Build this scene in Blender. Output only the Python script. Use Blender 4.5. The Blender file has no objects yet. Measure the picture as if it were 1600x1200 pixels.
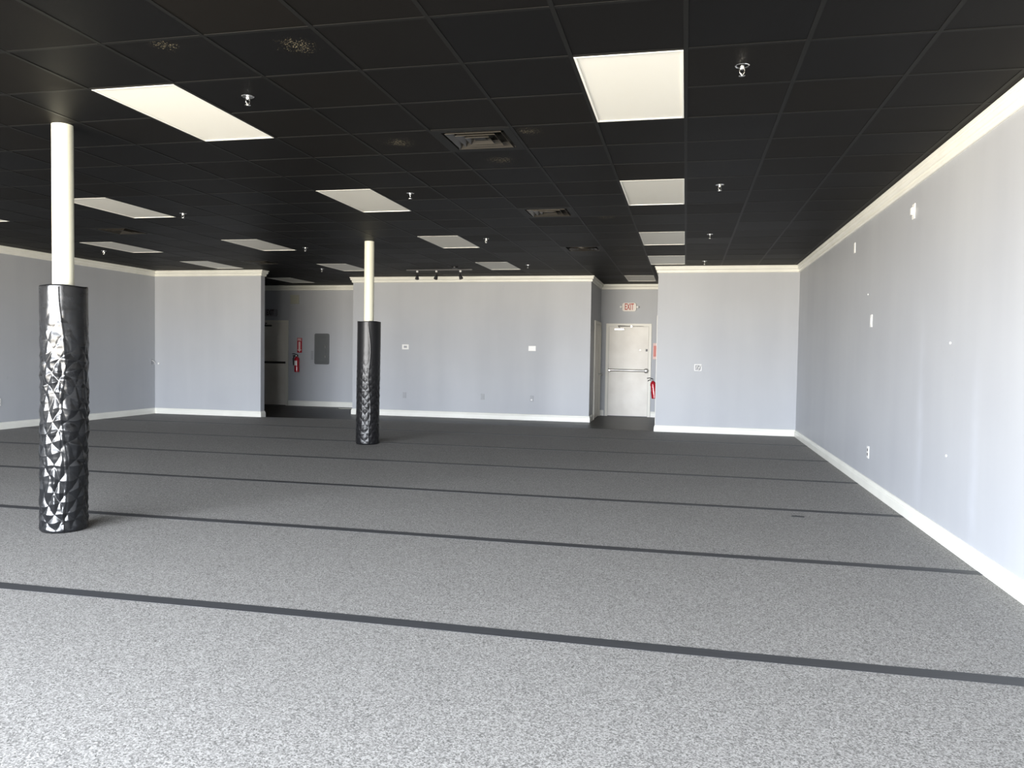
import bpy, math, random
import numpy as np
from mathutils import Vector, Matrix
R = math.radians
random.seed(7)
col = bpy.context.scene.collection
scene = bpy.context.scene
T = 0.6096                       # two-foot ceiling module
XA, YA = -0.646, 4.2553          # a crossing of the ceiling grid
H = 2.969                        # ceiling height
LZ = -0.012                      # laminate level; the mats' tops are at 0
XR, XL = 1.90, -10.83            # side walls
YBK, YC, YE = 14.31, 15.87, 17.78  # back walls, middle block, far end walls
YW = -2.40                       # shop-front window wall behind the camera

# ------------------------------------------------------------------ camera, world, exposure
F_PX, YAW, PIT, ROL = 1218.617, 0.218256, -0.038002, 0.01585
cy, sy, cp, sp = math.cos(YAW), math.sin(YAW), math.cos(PIT), math.sin(PIT)
fw = Vector((-sy*cp, cy*cp, sp)); rt = Vector((cy, sy, 0)); up = rt.cross(fw)
r2 = rt*math.cos(ROL) + up*math.sin(ROL); u2 = -rt*math.sin(ROL) + up*math.cos(ROL)
cam_data = bpy.data.cameras.new('camera'); cam = bpy.data.objects.new('camera', cam_data); col.objects.link(cam)
m = Matrix((r2, u2, -fw)).transposed().to_4x4(); m.translation = Vector((0, 0, 1.3517))
cam.matrix_world = m
cam_data.sensor_fit = 'HORIZONTAL'; cam_data.sensor_width = 36.0; cam_data.lens = 36.0*F_PX/1600.0
cam_data.clip_start = 0.05; cam_data.clip_end = 200
scene.camera = cam

scene.view_settings.view_transform = 'Standard'
scene.view_settings.look = 'None'
scene.view_settings.gamma = 1.0
scene.view_settings.use_curve_mapping = False
scene.view_settings.exposure = 3.16
scene.cycles.use_denoising = True
scene.cycles.max_bounces = 10
scene.cycles.diffuse_bounces = 6
scene.cycles.glossy_bounces = 4
scene.cycles.sample_clamp_indirect = 8.0
scene.cycles.caustics_reflective = False
scene.cycles.caustics_refractive = False

# overcast-bright day: cool sky above, sunlit pale pavement below the horizon
SKY = 7.0
W = bpy.data.worlds.new('daylight'); scene.world = W; W.use_nodes = True
nt = W.node_tree; nt.nodes.clear()
tc = nt.nodes.new('ShaderNodeTexCoord'); sx = nt.nodes.new('ShaderNodeSeparateXYZ')
rp = nt.nodes.new('ShaderNodeValToRGB'); bg = nt.nodes.new('ShaderNodeBackground'); wo = nt.nodes.new('ShaderNodeOutputWorld')
mp = nt.nodes.new('ShaderNodeMapRange'); mp.inputs[1].default_value = -1; mp.inputs[2].default_value = 1
nt.links.new(tc.outputs['Generated'], sx.inputs[0]); nt.links.new(sx.outputs['Z'], mp.inputs[0])
nt.links.new(mp.outputs[0], rp.inputs[0]); nt.links.new(rp.outputs[0], bg.inputs[0]); nt.links.new(bg.outputs[0], wo.inputs[0])
e = rp.color_ramp.elements
e[0].position = 0.0; e[0].color = (0.67, 0.615, 0.53, 1)
e[1].position = 0.485; e[1].color = (0.73, 0.67, 0.575, 1)
for pos, c in ((0.515, (0.82, 0.86, 0.93, 1)), (0.75, (0.94, 1.0, 1.09, 1)), (1.0, (0.88, 0.96, 1.10, 1))):
    n = e.new(pos); n.color = c
# the hazy sun stands to the left of the shop front: sky and pavement are brighter on that side
dt = nt.nodes.new('ShaderNodeVectorMath'); dt.operation = 'DOT_PRODUCT'; dt.inputs[1].default_value = (-0.70, -0.71, 0.0)
nt.links.new(tc.outputs['Generated'], dt.inputs[0])
mx = nt.nodes.new('ShaderNodeMath'); mx.operation = 'MAXIMUM'; mx.inputs[1].default_value = 0.0; nt.links.new(dt.outputs['Value'], mx.inputs[0])
pw = nt.nodes.new('ShaderNodeMath'); pw.operation = 'POWER'; pw.inputs[1].default_value = 4.0; nt.links.new(mx.outputs[0], pw.inputs[0])
ma = nt.nodes.new('ShaderNodeMath'); ma.operation = 'MULTIPLY_ADD'; ma.inputs[1].default_value = SKY*0.45; ma.inputs[2].default_value = SKY*0.88
nt.links.new(pw.outputs[0], ma.inputs[0]); nt.links.new(ma.outputs[0], bg.inputs[1])
# daylight portal at the shop front (adds no light of its own, only guides sampling)
pl = bpy.data.lights.new('window_portal', 'AREA'); pl.shape = 'RECTANGLE'; pl.size = 9.2; pl.size_y = 2.6
pl.cycles.is_portal = True
po = bpy.data.objects.new('window_portal', pl); col.objects.link(po)
po.location = (-4.75, YW-0.02, 1.42); po.rotation_euler = (R(90), 0, 0)

# ------------------------------------------------------------------ materials
def mat(name, c, rough=0.5, metal=0.0, spec=0.5, coat=0.0, coat_r=0.1):
    m = bpy.data.materials.new(name); m.use_nodes = True
    b = m.node_tree.nodes['Principled BSDF']
    b.inputs['Base Color'].default_value = (*c, 1); b.inputs['Roughness'].default_value = rough
    b.inputs['Metallic'].default_value = metal; b.inputs['Specular IOR Level'].default_value = spec
    b.inputs['Coat Weight'].default_value = coat; b.inputs['Coat Roughness'].default_value = coat_r
    return m
class NG:
    """small helper to write node graphs"""
    def __init__(s, m): s.t = m.node_tree; s.b = s.t.nodes['Principled BSDF']
    def n(s, typ, **kw):
        x = s.t.nodes.new(typ)
        for k, v in kw.items(): setattr(x, k, v)
        return x
    def l(s, a, b): s.t.links.new(a, b)
    def pos(s): return s.n('ShaderNodeNewGeometry').outputs['Position']
    def math(s, op, a, b=None, clamp=False):
        x = s.n('ShaderNodeMath', operation=op); x.use_clamp = clamp
        for i, v in enumerate((a, b)):
            if v is None: continue
            if isinstance(v, (int, float)): x.inputs[i].default_value = v
            else: s.l(v, x.inputs[i])
        return x.outputs[0]
    def noise(s, vec, scale, detail=2, rough=0.5):
        x = s.n('ShaderNodeTexNoise'); x.inputs['Scale'].default_value = scale
        x.inputs['Detail'].default_value = detail; x.inputs['Roughness'].default_value = rough
        s.l(vec, x.inputs['Vector']); return x.outputs['Fac']
    def scale(s, vec, v):
        x = s.n('ShaderNodeVectorMath', operation='MULTIPLY'); s.l(vec, x.inputs[0]); x.inputs[1].default_value = v
        return x.outputs[0]
    def mix(s, f, a, b):
        x = s.n('ShaderNodeMix', data_type='RGBA')
        if isinstance(f, float): x.inputs[0].default_value = f
        else: s.l(f, x.inputs[0])
        for i, v in ((6, a), (7, b)):
            if isinstance(v, tuple): x.inputs[i].default_value = (*v, 1)
            else: s.l(v, x.inputs[i])
        return x.outputs[2]
    def ramp(s, f, lo, hi, a=0.0, b=1.0):
        x = s.n('ShaderNodeMapRange'); s.l(f, x.inputs[0])
        for i, v in enumerate((lo, hi, a, b)): x.inputs[i+1].default_value = v
        return x.outputs[0]
    def bump(s, h, strength, dist):
        x = s.n('ShaderNodeBump'); x.inputs['Strength'].default_value = strength; x.inputs['Distance'].default_value = dist
        s.l(h, x.inputs['Height']); s.l(x.outputs[0], s.b.inputs['Normal'])

def wall_mat(name, streaks):
    m = mat(name, (0.42, 0.435, 0.46), 0.48, spec=0.4); g = NG(m); P = g.pos()
    a = g.noise(g.scale(P, (2.2, 2.2, 0.25)), 1.0, 4)         # roller streaks
    b = g.noise(P, 0.8, 3)
    f = g.math('ADD', g.ramp(a, 0.3, 0.7, -0.5, 0.5), g.ramp(b, 0.3, 0.7, -0.5, 0.5))
    f = g.ramp(f, -1, 1, 0.0, 1.0)
    c = g.mix(f, (0.385, 0.398, 0.425), (0.45, 0.465, 0.485))
    sep = g.n('ShaderNodeSeparateXYZ'); g.l(P, sep.inputs[0])
    for (yc, w, zc, zh) in streaks:                          # patched drywall joints in fresher paint
        dy = g.math('ABSOLUTE', g.math('SUBTRACT', sep.outputs['Y'], yc))
        dz = g.math('ABSOLUTE', g.math('SUBTRACT', sep.outputs['Z'], zc))
        k = g.math('MULTIPLY', g.ramp(dy, w*0.1, w, 1, 0), g.ramp(dz, zh*0.3, zh, 1, 0))
        k = g.math('MULTIPLY', k, g.ramp(g.noise(g.scale(P, (1, 3, 3)), 1.0, 3), 0.3, 0.6, 0.1, 0.6))
        c = g.mix(k, c, (0.50, 0.52, 0.56))
    sc = g.math('MULTIPLY', g.ramp(g.noise(P, 1.7, 2), 0.62, 0.72), g.ramp(g.noise(P, 26, 4, 0.7), 0.60, 0.70))
    c = g.mix(g.math('MULTIPLY', sc, 0.35), c, (0.27, 0.28, 0.31))
    g.l(c, g.b.inputs['Base Color'])
    g.bump(g.noise(P, 160, 2), 0.08, 0.002)
    return m
M_wall = wall_mat('grey_wall_paint', [])
M_wallR = wall_mat('grey_wall_paint_right', [(7.0, 0.13, 0.85, 1.0), (5.75, 0.12, 0.6, 0.9)])
M_trim = mat('cream_trim_paint', (0.80, 0.79, 0.73), 0.35)
g = NG(M_trim); g.l(g.mix(g.ramp(g.noise(g.pos(), 3, 3), 0.3, 0.7), (0.76, 0.755, 0.69), (0.83, 0.825, 0.76)), g.b.inputs['Base Color'])
M_pole = mat('cream_pole_paint', (0.74, 0.73, 0.60), 0.35)
M_door = mat('cream_door_paint', (0.74, 0.71, 0.64), 0.4)
g = NG(M_door); P = g.pos()
g.l(g.mix(g.ramp(g.noise(P, 2.3, 4), 0.35, 0.7), (0.77, 0.74, 0.67), (0.66, 0.62, 0.55)), g.b.inputs['Base Color'])
M_frame = mat('door_frame_paint', (0.74, 0.72, 0.64), 0.4)
M_metal = mat('brushed_steel', (0.55, 0.54, 0.52), 0.35, metal=1.0)
M_chrome = mat('chrome', (0.85, 0.84, 0.80), 0.18, metal=1.0)
M_white = mat('white_plastic', (0.82, 0.82, 0.80), 0.35)
M_grey = mat('grey_plastic', (0.33, 0.34, 0.36), 0.45)
M_dark = mat('black_plastic', (0.015, 0.015, 0.016), 0.4)
M_bronze = mat('dark_bronze', (0.05, 0.045, 0.04), 0.4, metal=0.6)
M_red = mat('red_enamel', (0.42, 0.012, 0.025), 0.25, coat=0.3)
M_redtxt = mat('red_lettering', (0.45, 0.05, 0.03), 0.5)
M_darktxt = mat('dark_lettering', (0.03, 0.02, 0.02), 0.5)
M_signplate = mat('sign_plate', (0.72, 0.66, 0.60), 0.4)
M_signgrey = mat('grey_sign_plate', (0.30, 0.29, 0.31), 0.4)
M_panelgrey = mat('panel_enamel', (0.12, 0.128, 0.13), 0.4)
M_beige = mat('beige_cover', (0.42, 0.42, 0.34), 0.5)
M_pink = mat('faded_red_sign', (0.70, 0.28, 0.25), 0.4)
M_palepink = mat('pale_sign_edge', (0.80, 0.60, 0.56), 0.4)
M_lens = mat('acrylic_lens', (0.82, 0.80, 0.72), 0.5)
M_lframe = mat('light_frame', (0.88, 0.87, 0.80), 0.4)
M_cable = mat('pale_cable', (0.6, 0.58, 0.5), 0.5)

# ceiling tiles
def ceil_mat():
    m = mat('black_ceiling_tile', (0.005, 0.005, 0.005), 0.34, spec=0.06); g = NG(m); P = g.pos()
    q = g.n('ShaderNodeVectorMath', operation='SUBTRACT'); g.l(P, q.inputs[0]); q.inputs[1].default_value = (XA, YA, 0)
    q2 = g.n('ShaderNodeVectorMath', operation='SCALE'); g.l(q.outputs[0], q2.inputs[0]); q2.inputs['Scale'].default_value = 1/T
    q3 = g.n('ShaderNodeVectorMath', operation='FLOOR'); g.l(q2.outputs[0], q3.inputs[0])
    wn = g.n('ShaderNodeTexWhiteNoise'); g.l(g.scale(q3.outputs[0], (1, 1, 0)), wn.inputs['Vector'])
    c = g.mix(wn.outputs['Value'], (0.0052, 0.0052, 0.0054), (0.0078, 0.0068, 0.0057))
    # worn pale specks, only on a few tiles
    sep = g.n('ShaderNodeSeparateXYZ'); g.l(P, sep.inputs[0]); tot = None
    for (x, y, r) in STAINS:
        dx = g.math('SUBTRACT', sep.outputs['X'], x); dy = g.math('SUBTRACT', sep.outputs['Y'], y)
        d = g.math('SQRT', g.math('ADD', g.math('MULTIPLY', dx, dx), g.math('MULTIPLY', dy, dy)))
        k = g.ramp(d, r*0.15, r, 1, 0); tot = k if tot is None else g.math('MAXIMUM', tot, k)
    spk = g.math('MULTIPLY', g.noise(P, 120, 2), g.ramp(tot, 0, 1, 0.6, 1.0))
    k = g.math('MULTIPLY', g.ramp(spk, 0.56, 0.60), g.ramp(tot, 0, 0.2))
    c = g.mix(g.math('MULTIPLY', k, 0.5), c, (0.30, 0.26, 0.17))
    g.l(c, g.b.inputs['Base Color'])
    g.l(g.ramp(wn.outputs['Value'], 0, 1, 0.50, 0.56), g.b.inputs['Roughness'])
    g.bump(g.noise(P, 220, 3), 0.25, 0.0015)
    return m
STAINS = [(-2.75, 3.72, 0.16), (-2.05, 3.85, 0.22), (-2.20, 5.75, 0.25), (-1.55, 6.4, 0.25), (-1.15, 5.6, 0.2), (-0.95, 9.2, 0.3), (-1.0, 12.1, 0.3)]
M_ceil = ceil_mat()
M_tee = mat('black_ceiling_tee', (0.0095, 0.0095, 0.0090), 0.5, spec=0.09)
M_vent = mat('black_diffuser', (0.010, 0.010, 0.009), 0.5)
M_ventin = mat('diffuser_blade', (0.060, 0.054, 0.045), 0.32, metal=0.5)

# speckled mat
def mat_floor():
    m = mat('speckled_grey_mat', (0.15, 0.15, 0.155), 0.75, spec=0.3); g = NG(m); P = g.pos()
    v = g.n('ShaderNodeTexVoronoi'); v.inputs['Scale'].default_value = 190; g.l(P, v.inputs['Vector'])
    wn = g.n('ShaderNodeSeparateColor'); g.l(v.outputs['Color'], wn.inputs[0])
    big = g.noise(P, 0.9, 4); mid = g.noise(P, 60, 3, 0.7)
    f = g.math('ADD', g.math('MULTIPLY', wn.outputs[0], 0.75), g.math('MULTIPLY', g.ramp(mid, 0.25, 0.75), 0.25))
    c = g.mix(f, (0.065, 0.063, 0.060), (0.475, 0.465, 0.445))
    c = g.mix(g.ramp(big, 0.3, 0.7, 0.0, 0.10), c, (0.16, 0.157, 0.152))
    g.l(c, g.b.inputs['Base Color'])
    g.bump(f, 0.5, 0.004)
    return m
M_mat = mat_floor()
M_tape = mat('dark_grey_tape', (0.040, 0.042, 0.046), 0.55)
g = NG(M_tape); P = g.pos()
g.l(g.mix(g.ramp(g.noise(g.scale(P, (2, 260, 2)), 1.0, 3), 0.35, 0.65), (0.034, 0.036, 0.040), (0.050, 0.052, 0.057)), g.b.inputs['Base Color'])

def mat_laminate():
    m = mat('dark_laminate', (0.06, 0.055, 0.052), 0.40, spec=0.10); g = NG(m); P = g.pos()
    br = g.n('ShaderNodeTexBrick'); g.l(P, br.inputs['Vector'])
    br.inputs['Scale'].default_value = 1.0; br.inputs['Brick Width'].default_value = 1.2; br.inputs['Row Height'].default_value = 0.19
    br.inputs['Mortar Size'].default_value = 0.004; br.inputs['Color1'].default_value = (0.020, 0.0185, 0.017, 1)
    br.inputs['Color2'].default_value = (0.035, 0.0325, 0.030, 1); br.inputs['Mortar'].default_value = (0.015, 0.014, 0.013, 1)
    gr = g.noise(g.scale(P, (1.5, 26, 1)), 1.0, 4)
    c = g.mix(g.ramp(gr, 0.35, 0.7, 0, 0.5), br.outputs['Color'], (0.014, 0.013, 0.012))
    g.l(c, g.b.inputs['Base Color']); return m
M_lam = mat_laminate()

# black vinyl
M_vinyl = mat('black_vinyl', (0.006, 0.0065, 0.0075), 0.22, spec=0.5)
g = NG(M_vinyl); g.bump(g.noise(g.pos(), 420, 2), 0.06, 0.001)
g.l(g.ramp(g.noise(g.pos(), 9, 3), 0.3, 0.7, 0.19, 0.30), g.b.inputs['Roughness'])

M_vinyl2 = mat('satin_black_vinyl', (0.006, 0.006, 0.007), 0.36, spec=0.45)
g = NG(M_vinyl2); g.bump(g.noise(g.pos(), 420, 2), 0.06, 0.001)

# ------------------------------------------------------------------ mesh helpers
class MB:
    def __init__(s): s.v = []; s.f = []; s.sm = []
    def add(s, vs, fs, smooth=False):
        o = len(s.v); s.v += [tuple(p) for p in vs]; s.f += [tuple(i+o for i in f) for f in fs]; s.sm += [smooth]*len(fs); return s
    def box(s, x0, x1, y0, y1, z0, z1):
        vs = [(x, y, z) for x in (x0, x1) for y in (y0, y1) for z in (z0, z1)]
        return s.add(vs, [(0, 1, 3, 2), (4, 6, 7, 5), (0, 4, 5, 1), (2, 3, 7, 6), (0, 2, 6, 4), (1, 5, 7, 3)])
    def bevbox(s, x0, x1, y0, y1, z0, z1, b):
        """plate on a wall: front face (y0) chamfered by b"""
        a = [(x0, y1, z0), (x1, y1, z0), (x1, y1, z1), (x0, y1, z1)]
        m_ = [(x0, y0+b, z0), (x1, y0+b, z0), (x1, y0+b, z1), (x0, y0+b, z1)]
        f_ = [(x0+b, y0, z0+b), (x1-b, y0, z0+b), (x1-b, y0, z1-b), (x0+b, y0, z1-b)]
        fs = [(3, 2, 1, 0), (8, 9, 10, 11)]
        for k in range(4):
            j = (k+1) % 4; fs += [(k, j, 4+j, 4+k), (4+k, 4+j, 8+j, 8+k)]
        return s.add(a+m_+f_, fs)
    def lathe(s, prof, n=24, c=(0, 0), axis='z', closed=True):
        vs = []; fs = []
        for (r, z) in prof:
            for k in range(n):
                a = 2*math.pi*k/n; x, y = r*math.cos(a), r*math.sin(a)
                vs.append((x+c[0], y+c[1], z) if axis == 'z' else ((z, x+c[0], y+c[1]) if axis == 'x' else (x+c[0], z, y+c[1])))
        for i in range(len(prof)-1):
            for k in range(n):
                j = (k+1) % n; fs.append((i*n+k, i*n+j, (i+1)*n+j, (i+1)*n+k))
        if closed:
            fs.append(tuple(range(n))[::-1]); fs.append(tuple(range((len(prof)-1)*n, len(prof)*n)))
        return s.add(vs, fs, True)
    def tube(s, pts, r, n=8):
        pts = [Vector(p) for p in pts]; vs = []; fs = []
        for i, p in enumerate(pts):
            d = (pts[min(i+1, len(pts)-1)] - pts[max(i-1, 0)]).normalized()
            a = d.orthogonal().normalized() if i == 0 else (a - d*a.dot(d)).normalized()
            b = d.cross(a)
            rr = r[i] if isinstance(r, (list, tuple)) else r
            vs += [tuple(p + (a*math.cos(2*math.pi*k/n) + b*math.sin(2*math.pi*k/n))*rr) for k in range(n)]
        for i in range(len(pts)-1):
            for k in range(n):
                j = (k+1) % n; fs.append((i*n+k, i*n+j, (i+1)*n+j, (i+1)*n+k))
        fs.append(tuple(range(n))[::-1]); fs.append(tuple(range((len(pts)-1)*n, len(pts)*n)))
        return s.add(vs, fs, True)
    def prism(s, outline, y0, y1):
        """outline in xz, extruded along y"""
        n = len(outline)
        vs = [(x, y0, z) for x, z in outline] + [(x, y1, z) for x, z in outline]
        return s.add(vs, [tuple(range(n)), tuple(range(n, 2*n))[::-1]] + [(k, n+k, n+(k+1) % n, (k+1) % n) for k in range(n)])
    def build(s, name, material, parent=None, fix=True):
        me = bpy.data.meshes.new(name); me.from_pydata(s.v, [], s.f)
        me.polygons.foreach_set('use_smooth', s.sm)
        me.materials.append(material); me.update()
        if fix:
            import bmesh
            b = bmesh.new(); b.from_mesh(me); bmesh.ops.recalc_face_normals(b, faces=b.faces); b.to_mesh(me); b.free()
        if any(s.sm):
            try: me.set_sharp_from_angle(angle=R(38))
            except Exception: pass
        o = bpy.data.objects.new(name, me); col.objects.link(o)
        if parent: o.parent = parent
        return o
def text_part(name, body, size, depth, material, parent, loc, bold=0.0, sx=1.0):
    cu = bpy.data.curves.new(name, 'FONT'); cu.body = body; cu.size = size; cu.extrude = depth; cu.align_x = 'CENTER'; cu.align_y = 'CENTER'
    cu.offset = bold
    t = bpy.data.objects.new(name+'_src', cu); col.objects.link(t)
    bpy.context.view_layer.update()
    me = bpy.data.meshes.new_from_object(t.evaluated_get(bpy.context.evaluated_depsgraph_get()))
    bpy.data.objects.remove(t); bpy.data.curves.remove(cu)
    for v in me.vertices: v.co = (v.co.x*sx, -v.co.z, v.co.y)
    me.materials.clear(); me.materials.append(material); me.name = name
    o = bpy.data.objects.new(name, me); col.objects.link(o); o.parent = parent; o.location = loc
    return o
def thing(name, label, cat, loc, rz=0, group=None):
    o = bpy.data.objects.new(name, None); col.objects.link(o); o.empty_display_size = 0.1
    o.location = loc; o.rotation_euler = (0, 0, rz); tag(o, label, cat, group); return o
def tag(o, label, cat, group=None):
    o['label'] = label; o['category'] = cat
    if group: o['group'] = group
    return o
def struct(mb, name, material):
    o = mb.build(name, material); o['kind'] = 'structure'; return o
def dup(root, label, loc, rz=None, group=None):
    r = root.copy(); col.objects.link(r); r.location = loc; r['label'] = label
    if rz is not None: r.rotation_euler = (0, 0, rz)
    if group: r['group'] = group
    for ch in list(root.children):
        c = ch.copy(); col.objects.link(c); c.parent = r
        for gch in list(ch.children):
            d = gch.copy(); col.objects.link(d); d.parent = c
    return r

# ------------------------------------------------------------------ the shell
TK = 0.145
WT = 2.985
def wallbox(name, x0, x1, y0, y1, m=None, z0=LZ, z1=WT):
    return struct(MB().box(x0, x1, y0, y1, z0, z1), name, m or M_wall)
struct(MB().box(XL-0.3, XR+0.3, YW-0.3, YE+0.3, LZ-0.1, LZ), 'floor', M_lam)
wallbox('wall_right', XR, XR+TK, YW-0.15, YBK+TK, M_wallR)
wallbox('wall_back_right', -0.51, XR, YBK, YBK+TK)
wallbox('wall_passage_right', -0.51, -0.51+TK, YBK+TK, YE)
wallbox('wall_passage_end', -1.90, -0.51+TK, YE, YE+TK)
wallbox('wall_passage_left', -1.90-TK, -1.90, YC+TK, YE+TK)
wallbox('wall_middle', -7.09, -1.90, YC, YC+TK)
wallbox('wall_alcove_right', -7.09, -7.09+TK, YC+TK, YE+TK)
wallbox('wall_alcove_end', XL-TK, -7.09, YE, YE+TK)
wallbox('wall_back_left', XL, -8.39, YBK, YBK+TK)
wallbox('wall_left', XL-TK, XL, YW-0.15, YE)

# shop-front wall behind the camera: low sill, header, piers; the openings are glazed bays
WX0, WX1 = -9.30, -0.20
wf = MB().box(XL, WX0, YW-0.15, YW, LZ, WT).box(WX1, XR, YW-0.15, YW, LZ, WT)
wf.box(WX0, WX1, YW-0.15, YW, LZ, 0.12).box(WX0, WX1, YW-0.15, YW, 2.72, WT)
struct(wf, 'wall_front', M_wall)
nb = 6; bw = (WX1-WX0)/nb
for k in range(nb):
    a, b = WX0+k*bw, WX0+(k+1)*bw
    f = MB().box(a, a+0.025, YW-0.12, YW-0.04, 0.12, 2.72).box(b-0.025, b, YW-0.12, YW-0.04, 0.12, 2.72)
    f.box(a+0.025, b-0.025, YW-0.12, YW-0.04, 0.12, 0.17).box(a+0.025, b-0.025, YW-0.12, YW-0.04, 2.67, 2.72)
    struct(f, 'window_%d' % (k+1), M_bronze)

# mitred sweep of a profile along one wall edge; n = into-room normal
def run(name, p, q, prof, m, mitre_p, mitre_q, zbase):
    """profile points are (offset into room, z).  mitre: +1 inside corner, -1 outside corner, 0 square"""
    p, q = Vector((*p, 0)), Vector((*q, 0)); d = (q-p).normalized(); n = Vector((-d.y, d.x, 0))
    vs = []
    for end, mt in ((p, mitre_p), (q, -mitre_q)):
        for (o, z) in prof:
            vs.append(tuple(end + n*o + d*(o*mt) + Vector((0, 0, zbase+z))))
    k = len(prof)
    fs = [(i, (i+1) % k, k+(i+1) % k, k+i) for i in range(k)] + [tuple(range(k)), tuple(range(k, 2*k))[::-1]]
    return struct(MB().add(vs, fs), name, m)
CROWN = [(0, 0), (0.062, 0), (0.062, -0.015), (0.057, -0.020), (0.047, -0.024), (0.046, -0.034), (0.050, -0.044), (0.047, -0.056), (0.036, -0.068),
         (0.024, -0.074), (0.023, -0.084), (0.026, -0.092), (0.024, -0.106), (0.018, -0.115), (0.010, -0.119), (0, -0.119)]
BASE = [(0, 0), (0.020, 0), (0.020, 0.085), (0.018, 0.093), (0.013, 0.099), (0.013, 0.108), (0.011, 0.118), (0.006, 0.126), (0, 0.128)]
BASER = [(o*1.25, z*1.0) for o, z in BASE]
# walking with the room on the left: right wall (north), back walls (west) ...
path = [('right', (XR, YW), (XR, YBK), 0, 1), ('back_right', (XR, YBK), (-0.51, YBK), 1, -1),
        ('passage_right', (-0.51, YBK), (-0.51, YE), -1, 1), ('passage_end', (-0.51, YE), (-1.90, YE), 1, 1),
        ('passage_left', (-1.90, YE), (-1.90, YC), 1, -1), ('middle', (-1.90, YC), (-7.09, YC), -1, -1),
        ('alcove_right', (-7.09, YC), (-7.09, YE), -1, 1), ('alcove_end', (-7.09, YE), (XL, YE), 1, 1),
        ('alcove_left', (XL, YE), (XL, YBK+TK), 1, 1), ('alcove_front', (XL, YBK+TK), (-8.39, YBK+TK), 1, -1),
        ('alcove_jamb', (-8.39, YBK+TK), (-8.39, YBK), -1, -1), ('back_left', (-8.39, YBK), (XL, YBK), -1, 1),
        ('left', (XL, YBK), (XL, YW), 1, 0)]
DOORS_ON = {'passage_end': [(-0.745, -1.795)], 'alcove_end': [(-9.655, -10.72)], 'passage_left': [(17.66, 16.52)], 'passage_right': []}
for i, (nm, p, q, mp_, mq_) in enumerate(path):
    run('trim_%d' % (i+1), p, q, CROWN, M_trim, mp_, mq_, H)
    prof = BASER if nm == 'right' else BASE
    ax = 1 if p[0] == q[0] else 0
    cuts = DOORS_ON.get(nm, [])
    if not cuts:
        run('baseboard_'+nm, p, q, prof, M_trim, mp_, mq_, LZ)
    else:
        (a, b) = cuts[0]
        pa = (p[0], a) if ax == 1 else (a, p[1]); pb = (p[0], b) if ax == 1 else (b, p[1])
        run('baseboard_'+nm, p, pa, prof, M_trim, mp_, 0, LZ)
        run('baseboard_'+nm+'_far', pb, q, prof, M_trim, 0, mq_, LZ)

# ------------------------------------------------------------------ ceiling
LIGHTS = [(0, 0), (0, 5), (0, 10), (0, 14), (-1, 19), (-5, 0), (-5, 5), (-5, 10), (-5, 15), (-10, 5), (-10, 10), (-10, 15),
          (-14, 5), (-14, 10), (-14, 14), (-14, 19)]
VENTS = [(-2, 2), (-2, 7), (-2, 12), (-12, 8), (-12, 14)]
holes = set()
for i, j in LIGHTS: holes |= {(i, j), (i, j+1)}
holes |= set(VENTS)
cm = MB(); rnd = random.Random(3)
CX0, CX1, CY0, CY1 = XL, XR, YW, YE
for i in range(-17, 5):
    for j in range(-10, 23):
        if (i, j) in holes: continue
        x0, x1 = max(XA+i*T, CX0), min(XA+(i+1)*T, CX1); y0, y1 = max(YA+j*T, CY0), min(YA+(j+1)*T, CY1)
        if x1-x0 < 0.01 or y1-y0 < 0.01: continue
        z = [H+0.0015+rnd.random()*0.002 for _ in range(4)]
        # a lay-in tile: face plus thickness
        vs = [(x0, y0, z[0]), (x1, y0, z[1]), (x1, y1, z[2]), (x0, y1, z[3])]
        vs += [(a, b, H+0.03) for a, b, _ in vs]
        cm.add(vs, [(3, 2, 1, 0), (4, 5, 6, 7), (0, 1, 5, 4), (1, 2, 6, 5), (2, 3, 7, 6), (3, 0, 4, 7)])
cm.box(XL-TK, XR+TK, YW-0.15, YE+TK, 3.45, 3.5)           # slab above the plenum
struct(cm, 'ceiling', M_ceil)
sk = MB().box(XL-TK, XR+TK, YW-0.15, YW, WT, 3.45).box(XL-TK, XR+TK, YE, YE+TK, WT, 3.45)
sk.box(XL-TK, XL, YW, YE, WT, 3.45).box(XR, XR+TK, YW, YE, WT, 3.45)
struct(sk, 'wall_plenum', M_tee)
tm = MB()
for i in range(-16, 5):
    x = XA+i*T
    tm.box(x-0.012, x+0.012, CY0, CY1, H, H+0.014)
for j in range(-9, 23):
    y = YA+j*T
    if y < CY0 or y > CY1: continue
    for i in range(-17, 5):
        if (i, j-1) in holes and (i, j) in holes and (i, j-1) in [tuple(l) for l in LIGHTS]: continue
        x0, x1 = max(XA+i*T, CX0)+0.012, min(XA+(i+1)*T, CX1)-0.012
        if x1-x0 < 0.005: continue
        tm.box(x0, x1, y-0.012, y+0.012, H+0.0005, H+0.014)
struct(tm, 'trim_ceiling_grid', M_tee)

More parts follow.
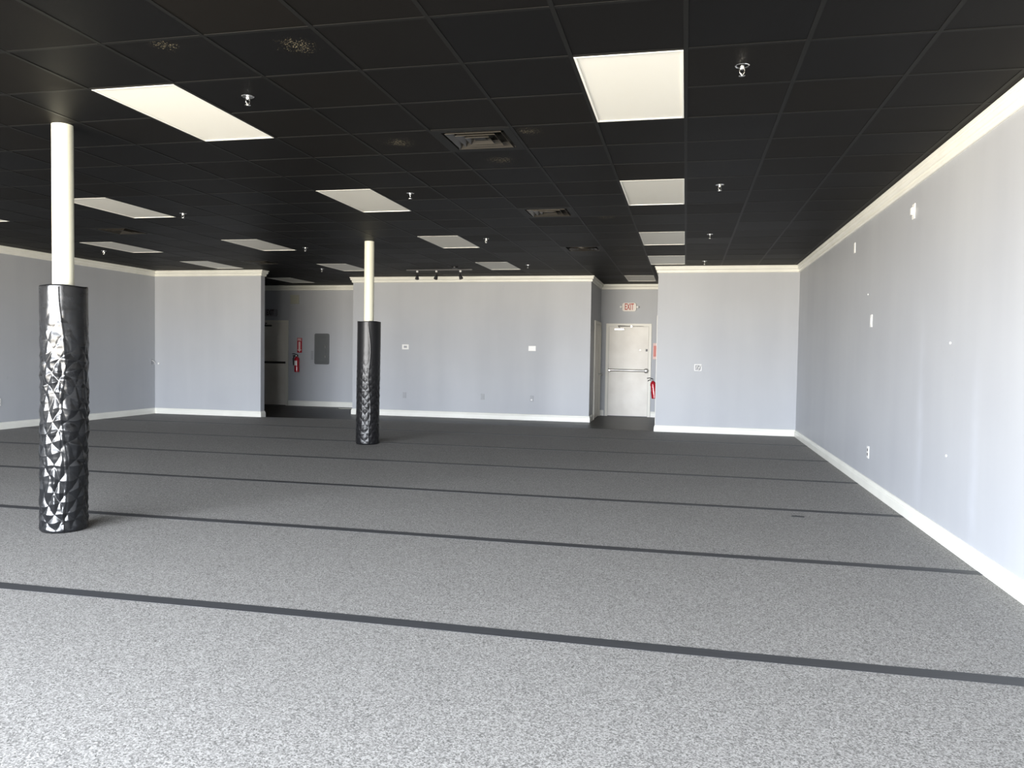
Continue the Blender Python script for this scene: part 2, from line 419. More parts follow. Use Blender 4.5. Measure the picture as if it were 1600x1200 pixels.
# ------------------------------------------------------------------ unlit ceiling lights
def make_light():
    t = thing('ceiling_light', '', 'ceiling light', (0, 0, 0))
    w, l = T-0.026, 2*T-0.026; b = 0.013
    f = MB()
    f.box(0, w, 0, b, 0, 0.02).box(0, w, l-b, l, 0, 0.02).box(0, b, b, l-b, 0, 0.02).box(w-b, w, b, l-b, 0, 0.02)
    f.box(0, w, 0, l, 0.02, 0.08)
    f.build('frame', M_lframe, t)
    MB().box(b, w-b, b, l-b, 0.005, 0.012).build('lens', M_lens, t)
    return t
LL = {(0, 0): 'unlit cream ceiling light panel nearest the camera, right of the square vents',
      (0, 5): 'unlit ceiling light panel, second from the camera in the rightmost row',
      (0, 10): 'unlit ceiling light panel, third from the camera in the rightmost row',
      (0, 14): 'thin unlit ceiling light panel touching the crown moulding of the right back wall',
      (-1, 19): 'unlit ceiling light panel above the passage with the pale exit door',
      (-5, 0): 'long slanted unlit ceiling light panel right of the nearer padded pole',
      (-5, 5): 'unlit ceiling light panel just in front of the farther padded pole',
      (-5, 10): 'unlit ceiling light panel right of the farther padded pole, before the track light',
      (-5, 15): 'unlit ceiling light panel right of the track light, over the middle wall',
      (-10, 5): 'unlit ceiling light panel directly behind the top of the nearer pole',
      (-10, 10): 'unlit ceiling light panel left of the farther pole, above the left back wall',
      (-10, 15): 'unlit ceiling light panel whose corner passes behind the farther pole',
      (-14, 5): 'sliver of an unlit ceiling light panel at the left edge of the picture',
      (-14, 10): 'unlit ceiling light panel behind the nearer pole and beyond the dark ceiling vent',
      (-14, 14): 'unlit ceiling light panel just above the left back wall moulding',
      (-14, 19): 'dim unlit ceiling light panel inside the dark left alcove'}
l0 = None
for (i, j) in LIGHTS:
    loc = (XA+i*T+0.013, YA+j*T+0.013, H-0.0015)
    if l0 is None:
        l0 = make_light(); l0.location = loc; l0['label'] = LL[(i, j)]; l0['group'] = 'unlit ceiling light panels'
    else: dup(l0, LL[(i, j)], loc)

# ------------------------------------------------------------------ ceiling diffusers
def ring(mb, r0, z0, r1, z1, n, rot=0, t=0.003):
    """sloping blade between radius r0 (upper) and r1 (lower)"""
    vs = []; fs = []
    for (r, z) in ((r0, z0), (r1, z1), (r1, z1+t), (r0, z0+t)):
        for k in range(n):
            a = 2*math.pi*(k+0.5)/n if n == 4 else 2*math.pi*k/n
            s = math.sqrt(2) if n == 4 else 1.0
            vs.append((r*s*math.cos(a), r*s*math.sin(a), z))
    for q in range(4):
        for k in range(n):
            j = (k+1) % n; fs.append((q*n+k, q*n+j, ((q+1) % 4)*n+j, ((q+1) % 4)*n+k))
    mb.add(vs, fs, n > 8)
def make_vent(n, label, loc):
    t = thing('ceiling_vent', label, 'ceiling vent', loc, group='black ceiling air diffusers')
    h = T/2-0.012; o = 0.235
    f = MB()
    f.box(-h, h, -h, -o, 0, 0.006).box(-h, h, o, h, 0, 0.006).box(-h, -o, -o, o, 0, 0.006).box(o, h, -o, o, 0, 0.006)
    f.build('face_plate', M_tee, t)
    b = MB().box(-o-0.01, o+0.01, -o-0.01, -o, 0.006, 0.16).box(-o-0.01, o+0.01, o, o+0.01, 0.006, 0.16)
    b.box(-o-0.01, -o, -o, o, 0.006, 0.16).box(o, o+0.01, -o, o, 0.006, 0.16).box(-o, o, -o, o, 0.15, 0.16)
    b.build('box', M_vent, t)
    for (ri, ro) in ((0.180, 0.214), (0.118, 0.152), (0.062, 0.092)):
        mb = MB(); ring(mb, ri, 0.030, ro, -0.004, n); mb.build('blade', M_ventin, t)
    mb = MB()
    if n == 4: mb.box(-0.045, 0.045, -0.045, 0.045, 0.012, 0.016)
    else: mb.lathe([(0.045, 0.012), (0.045, 0.016)], 24)
    mb.build('centre_plate', M_vent, t)
    return t
VL = ['nearest square black ceiling vent with bright inner blades', 'second square black ceiling vent from the camera, between the near and round vents',
      'black ceiling vent with round blades, farthest of the right-hand line of three', 'dark ceiling vent right of the nearer pole, between two light panels',
      'dark ceiling vent above the right end of the left back wall']
for k, (i, j) in enumerate(VENTS):
    make_vent(32 if k == 2 else 4, VL[k], (XA+(i+0.5)*T, YA+(j+0.5)*T, H-0.001))

# ------------------------------------------------------------------ sprinkler heads
def make_sprinkler():
    t = thing('sprinkler_head', '', 'sprinkler', (0, 0, 0))
    MB().lathe([(0.018, -0.001), (0.036, -0.002), (0.040, -0.007), (0.037, -0.010), (0.030, -0.006), (0.016, -0.006)], 28).build('escutcheon', M_chrome, t)
    MB().lathe([(0.012, -0.004), (0.012, -0.020), (0.009, -0.024), (0.009, -0.028)], 16).build('body', M_chrome, t)
    a = MB()
    for s in (-1, 1): a.tube([(s*0.010, 0, -0.022), (s*0.014, 0, -0.033), (s*0.011, 0, -0.046), (s*0.003, 0, -0.055)], 0.0028, 8)
    a.lathe([(0.0045, -0.052), (0.0045, -0.060)], 12)
    a.build('frame_arms', M_chrome, t)
    d = MB(); n = 12
    for k in range(n):
        a0 = 2*math.pi*k/n; w = 0.20
        pts = [(0.004*math.cos(a0-w*3), 0.004*math.sin(a0-w*3)), (0.018*math.cos(a0-w), 0.018*math.sin(a0-w)), (0.018*math.cos(a0+w), 0.018*math.sin(a0+w)), (0.004*math.cos(a0+w*3), 0.004*math.sin(a0+w*3))]
        d.add([(x, y, -0.060) for x, y in pts] + [(x, y, -0.062) for x, y in pts], [(0, 1, 2, 3), (7, 6, 5, 4), (0, 4, 5, 1), (1, 5, 6, 2), (2, 6, 7, 3), (3, 7, 4, 0)])
    d.lathe([(0.008, -0.0595), (0.008, -0.0635)], 12)
    d.build('deflector', M_chrome, t)
    return t
SP = [(1.50, 0.49, 'chrome sprinkler head on the ceiling right of the nearest light panel'),
      (-3.48, 0.49, 'chrome sprinkler head right of the long slanted light panel'),
      (1.51, 5.51, 'chrome sprinkler head right of the second light panel of the rightmost row'),
      (-3.48, 5.43, 'chrome sprinkler head right of the light panel before the farther pole'),
      (-8.61, 6.63, 'chrome sprinkler head right of the light panel behind the nearer pole'),
      (1.51, 10.45, 'chrome sprinkler head right of the third light panel of the rightmost row'),
      (-3.49, 10.54, 'chrome sprinkler head between the farther pole and the round vent'),
      (-8.54, 11.53, 'chrome sprinkler head left of the farther pole, right of a light panel'),
      (-3.56, 15.78, 'tiny sprinkler head right of the panel over the middle wall'),
      (-14.56, 11.55, 'chrome sprinkler head below the dark vent beside the nearer pole'),
      (1.51, 15.28, 'tiny sprinkler head just above the moulding of the right back wall'),
      (-10.43, 16.30, 'tiny dark sprinkler head above the alcove opening')]
s0 = None
for (i, j, lb) in SP:
    loc = (XA+i*T, YA+j*T, H+0.008)
    if s0 is None: s0 = make_sprinkler(); s0.location = loc; s0['label'] = lb; s0['group'] = 'ceiling sprinkler heads'
    else: dup(s0, lb, loc, random.random()*3)

# ------------------------------------------------------------------ track light
t = thing('track_light', 'black three-head track light on the ceiling in front of the middle wall', 'track light', (-4.68, 14.45, H))
MB().box(-0.66, 0.66, -0.017, 0.017, -0.022, 0).build('track', M_dark, t)
MB().lathe([(0.06, 0), (0.06, -0.018), (0.05, -0.025)], 24, c=(0.42, -0.35)).build('ceiling_canopy', M_dark, t)
for x, tilt in ((-0.443, 0.3), (-0.055, 0.5), (0.427, -0.25)):
    h = MB().lathe([(0.012, -0.022), (0.020, -0.028), (0.022, -0.052), (0.010, -0.06)], 16, c=(x, 0))
    hd = h.build('track_adapter', M_white, t)
    MB().tube([(x, 0, -0.058), (x, 0, -0.118)], 0.008).build('stem', M_dark, t)
    hb = MB(); prof = [(0.014, 0.03), (0.026, 0.02), (0.030, -0.01), (0.040, -0.055), (0.036, -0.055), (0.022, -0.02)]
    vs = MB().lathe(prof, 20)
    M_ = Matrix.Translation((x, 0, -0.135)) @ Matrix.Rotation(tilt, 4, 'Y') @ Matrix.Rotation(0.5, 4, 'X')
    hb.add([tuple(M_ @ Vector(p)) for p in vs.v], vs.f, True)
    hb.build('lamp_head', M_dark, t)
    bulb = MB().lathe([(0.024, -0.03), (0.030, -0.047), (0.012, -0.052)], 16)
    MB().add([tuple(M_ @ Vector(p)) for p in bulb.v], bulb.f, True).build('bulb', M_white, t)

# ------------------------------------------------------------------ poles and pads
def vnoise(u, v, nu, nv, seed):
    """smooth value noise, periodic in u (0..1 -> nu cells)"""
    rg = np.random.RandomState(seed); G = rg.rand(nv+3, nu)
    a = u*nu; b = np.clip(v, 0, 1)*nv
    i = np.floor(a).astype(int); j = np.floor(b).astype(int); fa = a-i; fb = b-j
    fa = fa*fa*(3-2*fa); fb = fb*fb*(3-2*fb); i0 = i % nu; i1 = (i+1) % nu
    return (G[j, i0]*(1-fa)+G[j, i1]*fa)*(1-fb)+(G[j+1, i0]*(1-fa)+G[j+1, i1]*fa)*fb - 0.5
def tri(x): return 2*np.abs(2*(x-np.floor(x+0.5)))-1          # -1 .. 1
def make_pad(name, label, loc, rad, seed, env, ncell, pz, amp, warp, fine, M_vinyl=M_vinyl):
    t = thing(name, label, 'pole padding', loc)
    nu, nv, Hh = 288, 620, 1.80
    u = np.linspace(0, 1, nu, endpoint=False)[None, :].repeat(nv, 0); v = np.linspace(0, 1, nv)[:, None].repeat(nu, 1); z = v*Hh
    w1 = vnoise(u, v, 7, 9, seed)*warp + vnoise(u, v, 14, 26, seed+1)*warp*0.45; w2 = vnoise(u, v, 6, 8, seed+2)*warp + vnoise(u, v, 14, 26, seed+3)*warp*0.45
    a = ncell*u; b = z/pz
    s1 = tri(a+b+w1); s2 = tri(a-b+w2)
    dia = np.minimum(s1, s2)                                  # buckled diamonds with sharp creases
    k = np.interp(z, [e_[0] for e_ in env], [e_[1] for e_ in env])
    loc_k = 0.55+0.9*(vnoise(u, v, 5, 7, seed+5)+0.5)
    d = amp*k*loc_k*(dia*0.8)
    d += fine*(vnoise(u, v, 10, 90, seed+7)*0.6+vnoise(u, v, 9, 45, seed+8))*np.clip(k+0.25, 0, 1)
    d += 0.006*vnoise(u, v, 4, 6, seed+9)*np.clip(k*2, 0.2, 1)
    edge = np.minimum(1, np.minimum(z/0.03, (Hh-z)/0.02)); d = d*edge
    rr = rad + d - 0.010*np.clip(1-z/0.02, 0, 1)**2 - 0.004*np.clip(1-(Hh-z)/0.008, 0, 1)**2
    bow = 0.006*np.sin(z/Hh*math.pi*1.3+seed)
    th = u*2*math.pi
    X = rr*np.cos(th)+bow; Y = rr*np.sin(th); Z = z + 0.004*np.sin(th*3+seed)*(v > 0.99)
    vs = np.stack([X, Y, Z], -1).reshape(-1, 3).tolist()
    fs = []
    for j in range(nv-1):
        for i in range(nu):
            i1 = (i+1) % nu; fs.append((j*nu+i, j*nu+i1, (j+1)*nu+i1, (j+1)*nu+i))
    base = len(vs)
    for (r_, z_) in ((0.080, Hh-0.003), (0.080, 0.003)):
        vs += [(r_*math.cos(2*math.pi*i/nu), r_*math.sin(2*math.pi*i/nu), z_) for i in range(nu)]
    for i in range(nu):
        i1 = (i+1) % nu; top = (nv-1)*nu
        fs += [(top+i, top+i1, base+i1, base+i), (base+i, base+i1, base+nu+i1, base+nu+i), (base+nu+i, base+nu+i1, i1, i)]
    mb = MB(); mb.v = [tuple(p) for p in vs]; mb.f = fs; mb.sm = [True]*len(fs)
    o = mb.build('vinyl_cover', M_vinyl, t)
    # closing flap: a narrow strip of the same vinyl running down the sleeve
    fl = MB(); fv = []; ff = []; n2 = 240; u0 = FLAP[name][0]
    for j in range(n2):
        vv = j/(n2-1)*0.985+0.007; iv = int(round(vv*(nv-1)))
        uc = u0 + 0.016*math.sin(vv*13+seed) + 0.03*(0.5-vv)
        for q, du in enumerate((-0.012, -0.006, 0.006, 0.012)):
            iu = int(round((uc+du)*nu)) % nu
            off = (0.0005, 0.0035, 0.0035, 0.0005)[q]
            r_ = rr[iv, iu]+off; an = (uc+du)*2*math.pi
            fv.append((r_*math.cos(an)+bow[iv, iu], r_*math.sin(an), vv*Hh))
    for j in range(n2-1):
        for q in range(3): ff.append((j*4+q, j*4+q+1, j*4+4+q+1, j*4+4+q))
    fl.add(fv, ff, True); fl.build('closing_flap', M_vinyl, t)
    return t
FLAP = {'pole_pad': (0.86, 0), 'pole_pad_far': (0.83, 0)}
for (px, py, lb) in ((-4.475, 4.90, 'cream round steel pole at the left, rising out of the nearer black pad'),
                     (-4.555, 10.755, 'cream round steel pole in mid room, rising out of the farther black pad')):
    p_ = MB().lathe([(0.0715, 0.0), (0.0715, H)], 48).build('support_pole', M_pole)
    p_.location = (px, py, 0); tag(p_, lb, 'pole', 'round support poles')
make_pad('pole_pad', 'crumpled shiny black vinyl pad around the nearer pole at the left', (-4.475, 4.90, 0), 0.158, 11,
         [(0, 0.75), (0.1, 0.8), (0.3, 0.9), (0.6, 1.0), (1.05, 1.0), (1.25, 0.75), (1.45, 0.35), (1.65, 0.06), (1.8, 0.0)], 10, 0.165, 0.0085, 0.75, 0.003)['group'] = 'vinyl pole pads'
pd = make_pad('pole_pad_far', 'smoother tall black vinyl pad around the farther pole in mid room', (-4.555, 10.755, 0), 0.170, 23,
         [(0, 0.6), (0.2, 0.6), (0.5, 0.7), (0.8, 0.8), (1.05, 0.45), (1.3, 0.15), (1.5, 0.02), (1.8, 0.0)], 11, 0.12, 0.0048, 0.6, 0.0022, M_vinyl2)
pd['group'] = 'vinyl pole pads'; pd.name = 'pole_pad'

# ------------------------------------------------------------------ floor mats and tape
S0, SD = 3.6412, 1.8283
edges = [YW+0.02, S0-2*SD, S0-SD] + [S0+SD*k for k in range(6)]
names = ['mat strip under the camera, by the shop front', 'second mat strip, partly under the camera', 'nearest grey speckled mat strip, at the bottom of the picture',
         'grey speckled mat strip between the first and second dark tape lines', 'grey speckled mat strip between the second and third dark tape lines from the camera',
         'grey speckled mat strip between the third and fourth dark tape lines', 'grey speckled mat strip between the fourth and fifth tape lines',
         'grey speckled mat strip between the fifth and sixth tape lines, behind the farther pad']
MX0, MX1 = XL+0.022, XR-0.027
def mstrip(y0, y1, lb, outline=None):
    g_ = 0.0015
    pts = outline or [(MX0, y0+g_), (MX1, y0+g_), (MX1, y1-g_), (MX0, y1-g_)]
    n = len(pts); mb = MB().add([(x, y, LZ) for x, y in pts]+[(x, y, 0) for x, y in pts],
                                [tuple(range(n))[::-1], tuple(range(n, 2*n))]+[(k, (k+1) % n, n+(k+1) % n, n+k) for k in range(n)])
    o = mb.build('floor_mat', M_mat); tag(o, lb, 'floor mat', 'grey mat strips laid side by side'); return o
for k in range(len(edges)-1): mstrip(edges[k], edges[k+1], names[k])
yl = edges[-1]+0.0015; ye = YBK-0.022
mstrip(0, 0, 'farthest grey mat strip, beyond the sixth tape line, against the back walls',
       [(MX0, yl), (MX1, yl), (MX1, ye), (-0.54, ye), (-0.56, 14.40), (-2.4, 14.42), (-4.5, 14.52), (-6.8, 14.48), (-8.36, 14.33), (-8.40, ye), (MX0, ye)])
TL = ['nearest dark tape line across the floor mats, widest in the picture', 'second dark tape line from the camera, starting behind the nearer pole pad',
      'third dark tape line from the camera across the mats', 'fourth dark tape line from the camera across the mats', 'fifth dark tape line, passing the foot of the farther pole pad',
      'sixth and farthest dark tape line, close to the back walls']
for k in range(6):
    y = S0+SD*k; rg = random.Random(k); mb = MB(); n = 40; vs = []
    for q in range(n+1):
        x = MX0+(MX1-MX0)*q/n; w = 0.047+0.002*rg.random(); dy = 0.006*math.sin(q*0.5+k)+0.002*rg.random()
        vs += [(x, y+dy-w, 0.0002), (x, y+dy-w, 0.0014), (x, y+dy+w, 0.0014), (x, y+dy+w, 0.0002)]
    fs = [(q*4+a, q*4+(a+1) % 4, q*4+4+(a+1) % 4, q*4+4+a) for q in range(n) for a in range(4)] + [(0, 1, 2, 3), (n*4+3, n*4+2, n*4+1, n*4)]
    tag(mb.add(vs, fs).build('floor_tape', M_tape), TL[k], 'tape', 'tape lines over the mat seams')
pt = MB().add([(0.915, 7.0, 0.0003), (1.02, 6.985, 0.0003), (1.03, 7.05, 0.0003), (0.93, 7.06, 0.0003), (0.915, 7.0, 0.0016), (1.02, 6.985, 0.0016), (1.03, 7.05, 0.0016), (0.93, 7.06, 0.0016)],
              [(0, 1, 2, 3), (4, 5, 6, 7), (0, 1, 5, 4), (1, 2, 6, 5), (2, 3, 7, 6), (3, 0, 4, 7)]).build('tape_scrap', M_tape)
tag(pt, 'small dark scrap of tape on the mat near the right wall', 'tape')

# ------------------------------------------------------------------ doors
def door(name, w, h, rz, loc, build):
    t = bpy.data.objects.new(name, None); col.objects.link(t); t.location = loc; t.rotation_euler = (0, 0, rz); t['kind'] = 'structure'
    c = 0.055
    f = MB().box(-w/2-c, -w/2, -0.022, 0, 0, h+c).box(w/2, w/2+c, -0.022, 0, 0, h+c).box(-w/2, w/2, -0.022, 0, h, h+c)
    f.box(-w/2-c-0.006, -w/2-c+0.006, -0.030, 0, 0, h+c+0.006).box(w/2+c-0.006, w/2+c+0.006, -0.030, 0, 0, h+c+0.006).box(-w/2-c, w/2+c, -0.030, 0, h+c-0.006, h+c+0.006)
    f.build('door_frame', M_frame, t)
    s = MB().bevbox(-w/2+0.004, w/2-0.004, -0.012, 0, 0.012, h-0.004, 0.002).build('door_slab', M_door, t)
    MB().box(-w/2, w/2, -0.016, 0, 0, 0.009).build('threshold', M_dark, t)
    build(t); return t
def d_right(t):
    b = MB().bevbox(-0.315, -0.10, -0.065, -0.012, 1.945, 1.990, 0.004).build('door_closer', M_metal, t)
    MB().tube([(-0.205, -0.045, 1.995), (-0.24, -0.075, 2.045), (0.06, -0.075, 2.032)], 0.009).lathe([(0.022, -0.07), (0.022, -0.09)], 12, c=(0.06, 2.032), axis='y').build('closer_arm', M_metal, b)
    MB().tube([(0.09, -0.035, 2.036), (0.33, -0.035, 2.036)], 0.006).build('top_rail', M_metal, t)
    p = MB().tube([(-0.40, -0.075, 1.045), (0.37, -0.075, 1.040)], 0.027, 12).build('push_bar', M_metal, t)
    for x, r_ in ((-0.415, 0.038), (0.405, 0.055)):
        MB().lathe([(r_, -0.012), (r_, -0.05), (r_*0.8, -0.085), (r_*0.5, -0.095)], 20, c=(x, 1.040), axis='y').build('bar_bracket', M_metal, p)
    MB().box(0.385, 0.425, -0.022, -0.012, 1.475, 1.53).build('lock', M_dark, t)
    MB().lathe([(0.012, -0.012), (0.012, -0.02)], 12, c=(0.26, 1.505), axis='y').build('peephole', M_metal, t)
door('door_1', 0.895, 2.035, 0, (-1.262, YE, LZ), d_right)
def d_left(t):
    b = MB().bevbox(-0.27, 0.075, -0.065, -0.012, 1.965, 2.005, 0.004).build('door_closer', M_bronze, t)
    MB().tube([(-0.1, -0.045, 2.0), (-0.02, -0.08, 2.04), (-0.25, -0.08, 2.05)], 0.010).build('closer_arm', M_bronze, b)
    MB().box(-0.45, 0.455, -0.055, -0.012, 1.045, 1.095).build('push_bar', M_bronze, t)
    MB().bevbox(-0.45, 0.45, -0.018, -0.012, 1.0, 1.14, 0.002).build('bar_plate', M_door, t)
door('door_2', 0.93, 2.06, 0, (-10.19, YE, LZ), d_left)
def d_side(t):
    MB().lathe([(0.03, -0.012), (0.03, -0.018), (0.012, -0.022), (0.012, -0.05), (0.028, -0.06), (0.022, -0.08)], 16, c=(0.36, 0.95), axis='y').build('door_handle', M_metal, t)
door('door_3', 1.02, 2.05, R(90), (-1.90, 17.09, LZ), d_side)
# casing at the near end of the passage's right-hand wall
cs = MB().box(-0.535, -0.51, 14.80, 14.88, LZ, 2.12).box(-0.535, -0.51, 15.70, 15.78, LZ, 2.12).box(-0.535, -0.51, 14.88, 15.70, 2.04, 2.12)
cs.box(-0.520, -0.51, 14.88, 15.70, LZ, 2.04)
struct(cs, 'door_4', M_frame)

# ------------------------------------------------------------------ exit signs
def rrect(x0, x1, z0, z1, r_, n=6):
    pts = []
    for cx, cz, a0 in ((x1-r_, z1-r_, 0), (x0+r_, z1-r_, 90), (x0+r_, z0+r_, 180), (x1-r_, z0+r_, 270)):
        for k in range(n+1):
            a = R(a0+90*k/n); pts.append((cx+r_*math.cos(a), cz+r_*math.sin(a)))
    return pts
t = thing('exit_sign', 'pale exit sign with red letters above the push-bar door', 'exit sign', (-1.262, YE, 2.36), group='exit signs')
MB().prism(rrect(-0.155, 0.155, 0.0, 0.19, 0.05), -0.05, 0).build('housing', M_signplate, t)
text_part('lettering', 'EXIT', 0.20, 0.002, M_redtxt, t, (0, -0.052, 0.095), 0.004, 0.50)
for s in (-1, 1):
    MB().lathe([(0.012, -0.03), (0.026, -0.05), (0.028, -0.075), (0.015, -0.085)], 16, c=(s*0.185, 0.095), axis='y').build('lamp', M_white, t)
    MB().tube([(s*0.150, -0.03, 0.095), (s*0.187, -0.035, 0.095)], 0.010).build('lamp_arm', M_metal, t)
t = thing('exit_sign', 'dim grey exit sign with dark letters above the alcove door', 'exit sign', (-10.13, YE, 2.205), group='exit signs')
MB().prism(rrect(-0.165, 0.165, 0.0, 0.18, 0.03), -0.05, 0).build('housing', M_signgrey, t)
text_part('lettering', 'EXIT', 0.19, 0.002, M_darktxt, t, (-0.01, -0.052, 0.09), 0.004, 0.52)

# ------------------------------------------------------------------ fire extinguishers and their signs
def extinguisher(label, loc, rz, hh=0.40, tilt=0.0, rr_=0.062, front=False):
    t = thing('fire_extinguisher', label, 'fire extinguisher', loc, rz, 'wall-hung fire extinguishers')
    c = (0, -rr_-0.02)
    t.rotation_euler = (tilt, 0, rz)
    F = (lambda x, y, z: (y*0.4, c[1]+x*1.0, z)) if front else (lambda x, y, z: (x, c[1]+y, z))
    MB().lathe([(rr_*0.85, 0), (rr_, 0.01), (rr_, hh*0.80), (rr_*0.9, hh*0.88), (rr_*0.55, hh*0.95), (0.018, hh*0.98), (0.018, hh)], 28, c=c).build('cylinder', M_red, t)
    lb = MB(); n = 10; vs = []
    for k in range(n+1):
        a = R(-150+k*9); r_ = rr_+0.0008
        vs += [(r_*math.cos(a), c[1]+r_*math.sin(a), hh*0.42), (r_*math.cos(a), c[1]+r_*math.sin(a), hh*0.72)]
    lb.add(vs, [(2*k, 2*k+2, 2*k+3, 2*k+1) for k in range(n)]).build('label_sticker', M_white, t)
    v = MB().box(-0.022, 0.022, c[1]-0.018, c[1]+0.018, hh, hh+0.035).build('valve', M_dark, t)
    MB().tube([F(0.01, 0, hh+0.035), F(-0.06, -0.02, hh+0.062), F(-0.11, -0.03, hh+0.060)], 0.009, 8).build('lever', M_dark, v)
    MB().tube([F(0.0, 0, hh+0.015), F(-0.06, -0.02, hh+0.022), F(-0.10, -0.03, hh+0.004)], 0.009, 8).build('carry_handle', M_dark, v)
    MB().lathe([(0.016, c[1]-0.018), (0.016, c[1]-0.030)], 16, c=(0.0, hh+0.016), axis='y').build('gauge', M_white, v)
    MB().tube([(-0.02, c[1], hh+0.01), (-0.07, c[1], hh+0.01), (-rr_-0.035, c[1]-0.01, hh-0.06), (-rr_-0.030, c[1]-0.01, hh*0.6), (-rr_-0.018, c[1]-0.01, hh*0.42)], [0.011, 0.012, 0.012, 0.012, 0.017], 8).build('hose', M_dark, t)
    MB().box(-0.02, 0.02, -0.022, 0, hh*0.5, hh*0.9).build('bracket', M_metal, t)
    return t
extinguisher('red fire extinguisher hanging in the alcove, below an arrow sign', (-9.39, YE, 0.83), 0, 0.39)
extinguisher('tilted red fire extinguisher half hidden by the edge of the right back wall', (-0.515, 16.0, 0.515), R(-90), 0.36, R(7), 0.058, True)
t = thing('extinguisher_sign', 'narrow red sign with a white down arrow above the alcove extinguisher', 'sign', (-9.358, YE, 1.31))
MB().bevbox(-0.062, 0.062, -0.012, 0, 0, 0.365, 0.003).build('plate', M_red, t)
MB().prism([(0, 0.015), (0.052, 0.075), (0.028, 0.075), (0.028, 0.27), (-0.028, 0.27), (-0.028, 0.075), (-0.052, 0.075)], -0.0135, -0.011).build('arrow', M_palepink, t)
text_part('lettering', 'FIRE', 0.085, 0.001, M_palepink, t, (0, -0.0125, 0.318), 0.003, 0.62)
t = thing('extinguisher_sign', 'faded pink-red angled sign above the extinguisher beside the pale exit door', 'sign', (-0.51, 16.0, 1.30))
for s in (-1, 1):
    pts = [(0, 0), (-0.135, s*0.0), (-0.135, s*0.006), (0, s*0.09)]
    MB().add([(x, y, 0) for x, y in pts]+[(x, y, 0.32) for x, y in pts], [(0, 1, 2, 3), (4, 5, 6, 7), (0, 1, 5, 4), (1, 2, 6, 5), (2, 3, 7, 6), (3, 0, 4, 7)]).build('sign_face', M_palepink, t)
MB().add([(-0.122, -0.0165, 0.05), (-0.03, -0.0785, 0.05), (-0.03, -0.0785, 0.27), (-0.122, -0.0165, 0.27), (-0.121, -0.015, 0.05), (-0.029, -0.077, 0.05), (-0.029, -0.077, 0.27), (-0.121, -0.015, 0.27)],
         [(0, 1, 2, 3), (4, 5, 6, 7), (0, 1, 5, 4), (1, 2, 6, 5), (2, 3, 7, 6), (3, 0, 4, 7)]).build('red_field', M_pink, t)

# ------------------------------------------------------------------ things on the walls
t = thing('electrical_panel', 'dark grey electrical panel cover on the alcove wall', 'electrical panel', (-8.756, YE, 1.03))
MB().prism(rrect(-0.195, 0.195, 0, 0.76, 0.04), -0.02, 0).build('cover', M_panelgrey, t)
MB().bevbox(-0.10, 0.125, -0.026, -0.02, 0.06, 0.66, 0.003).build('panel_door', M_panelgrey, t)
MB().box(0.085, 0.105, -0.034, -0.026, 0.40, 0.46).build('latch', M_metal, t)
MB().box(0.085, 0.105, -0.034, -0.026, 0.16, 0.22).build('latch', M_metal, t)
t = thing('switch_plate', 'faint narrow grey plate left of the electrical panel', 'switch plate', (-9.02, YE, 1.14))
MB().bevbox(-0.035, 0.035, -0.006, 0, 0, 0.22, 0.002).build('plate', M_grey, t)
t = thing('wall_speaker_cover', 'square beige cover high on the alcove wall', 'wall cover', (-9.486, YE, 2.515))
MB().bevbox(-0.11, 0.11, -0.05, 0, 0, 0.22, 0.006).build('cover', M_beige, t)
MB().box(-0.085, 0.085, -0.053, -0.05, 0.025, 0.195).build('grille', M_beige, t)

def plate(name, label, cat, loc, rz, w, h, m, parts, group=None):
    t = thing(name, label, cat, loc, rz, group)
    p = MB().bevbox(-w/2, w/2, -0.007, 0, -h/2, h/2, 0.003).build('plate', m, t)
    for (nm, x0, x1, z0, z1, d, mm) in parts: MB().bevbox(x0, x1, -0.007-d, -0.006, z0, z1, 0.001).build(nm, mm, t)
    return t
plate('thermostat', 'white wall control with a grey window, left on the middle wall', 'thermostat', (-5.876, YC, 1.476), 0, 0.15, 0.105, M_white, [('display', -0.035, 0.035, -0.022, 0.022, 0.002, M_grey)])
plate('blank_plate', 'white wall plate, right on the middle wall', 'wall plate', (-3.104, YC, 1.48), 0, 0.155, 0.105, M_white, [('rocker', -0.05, 0.0, -0.025, 0.025, 0.004, M_white)])
out = [('socket', -0.017, 0.017, 0.008, 0.038, 0.002, M_dark), ('socket', -0.017, 0.017, -0.038, -0.008, 0.002, M_dark)]
outg = [('socket', -0.017, 0.017, 0.008, 0.038, 0.003, M_grey), ('socket', -0.017, 0.017, -0.038, -0.008, 0.003, M_grey)]
plate('wall_outlet', 'grey outlet low on the middle wall, nearest the farther pole', 'outlet', (-5.887, YC, 0.437), 0, 0.075, 0.12, M_grey, outg, 'low outlets')
plate('wall_outlet', 'faint grey outlet low in the centre of the middle wall', 'outlet', (-4.15, YC, 0.449), 0, 0.075, 0.12, mat('pale_grey_plate', (0.36, 0.37, 0.38), 0.45), [('cover', -0.02, 0.02, -0.035, 0.035, 0.003, M_grey)], 'low outlets')
plate('wall_outlet', 'grey outlet with a white plug low on the middle wall, right of centre', 'outlet', (-3.093, YC, 0.438), 0, 0.075, 0.125, M_grey, [outg[0], ('plug', -0.018, 0.014, -0.040, -0.008, 0.02, M_white)], 'low outlets')
plate('wall_outlet', 'white outlet with dark sockets low on the right wall', 'outlet', (XR, 8.80, 0.383), R(-90), 0.08, 0.125, M_white, out, 'low outlets')
plate('wall_outlet', 'pale outlet low on the left wall at the picture edge', 'outlet', (XL, 10.50, 0.445), R(90), 0.075, 0.12, M_white, outg, 'low outlets')
plate('wall_bracket', 'white bracket plate on the right wall just under the moulding, nearest the camera', 'wall plate', (XR, 7.39, 2.642), R(-90), 0.075, 0.13, M_white, [('mount', -0.02, 0.02, -0.03, 0.03, 0.02, M_white)], 'plates on the right wall')
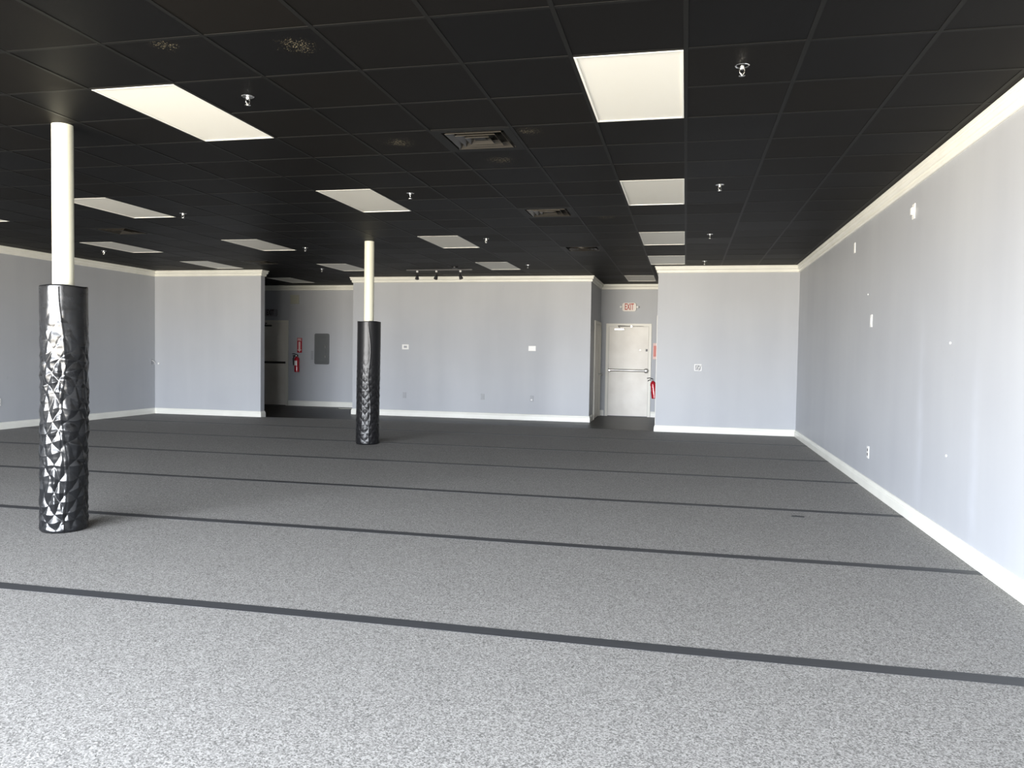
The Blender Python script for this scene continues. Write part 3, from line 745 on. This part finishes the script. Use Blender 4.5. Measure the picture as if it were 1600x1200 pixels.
plate('blank_plate', 'white blank plate high on the right wall, close to the corner', 'wall plate', (XR, 9.81, 2.656), R(-90), 0.07, 0.12, M_white, [], 'plates on the right wall')
plate('blank_plate', 'white switch plate halfway up the right wall', 'wall plate', (XR, 8.845, 1.763), R(-90), 0.075, 0.13, M_white, [('rocker', -0.012, 0.012, -0.03, 0.03, 0.003, M_white)], 'plates on the right wall')
for (y, z, lb) in ((9.03, 2.055, 'small screw anchor on the right wall above the switch plate'), (6.30, 1.486, 'small screw anchor at mid height on the right wall'), (6.30, 0.654, 'small screw anchor low on the right wall above the baseboard')):
    o = MB().lathe([(0.009, -0.008), (0.010, -0.003), (0.006, 0.001)], 12, axis='y').build('screw_anchor', M_white); o.location = (XR, y, z); o.rotation_euler = (0, 0, R(-90)); tag(o, lb, 'screw anchor', 'screw anchors in the right wall')
# opened junction box on the right back wall
t = thing('junction_box', 'white opened junction box with loose wires on the right back wall', 'junction box', (0.22, YBK, 1.168))
MB().box(-0.062, 0.062, -0.006, 0, -0.058, -0.048).box(-0.062, 0.062, -0.006, 0, 0.048, 0.058).box(-0.062, -0.050, -0.006, 0, -0.048, 0.048).box(0.050, 0.062, -0.006, 0, -0.048, 0.048).build('ring', M_white, t)
MB().box(-0.05, 0.05, -0.003, 0, -0.048, 0.048).build('box', M_grey, t)
for k, (a, b) in enumerate(((-0.02, 0.02), (0.015, -0.01), (0.03, 0.03))):
    MB().tube([(a, -0.003, b), (a+0.02, -0.03, b+0.015), (a+0.005, -0.045, b-0.02), (a-0.02, -0.03, b-0.03), (a, -0.02, b-0.04)], 0.006, 6).build('wire', M_white, t)
# plate and hook in the left corner
t = thing('corner_plate', 'small white plate with a loose wire beside the left corner', 'wall plate', (XL, 14.20, 1.08), R(90))
MB().bevbox(-0.035, 0.035, -0.008, 0, -0.055, 0.055, 0.003).build('plate', M_grey, t)
MB().tube([(0.0, -0.008, 0.03), (0.02, -0.04, 0.01), (0.05, -0.05, -0.03), (0.03, -0.04, -0.05)], 0.005, 6).build('wire', M_white, t)
o = MB().lathe([(0.016, -0.012), (0.018, -0.004), (0.012, 0.001)], 14, axis='y').build('wall_hook', M_white); o.location = (-10.74, YBK, 1.045); tag(o, 'tiny white hook on the left back wall next to the corner', 'hook')
# loose cable on the alcove floor
o = MB().tube([(-8.10, 17.35, LZ+0.006), (-7.98, 17.25, LZ+0.006), (-7.80, 17.32, LZ+0.006), (-7.62, 17.45, LZ+0.010), (-7.45, 17.60, LZ+0.05), (-7.25, 17.70, LZ+0.10), (-7.11, 17.72, LZ+0.14)], 0.006, 6).build('cable', M_cable)
tag(o, 'pale loose cable on the dark floor at the right of the alcove', 'cable')
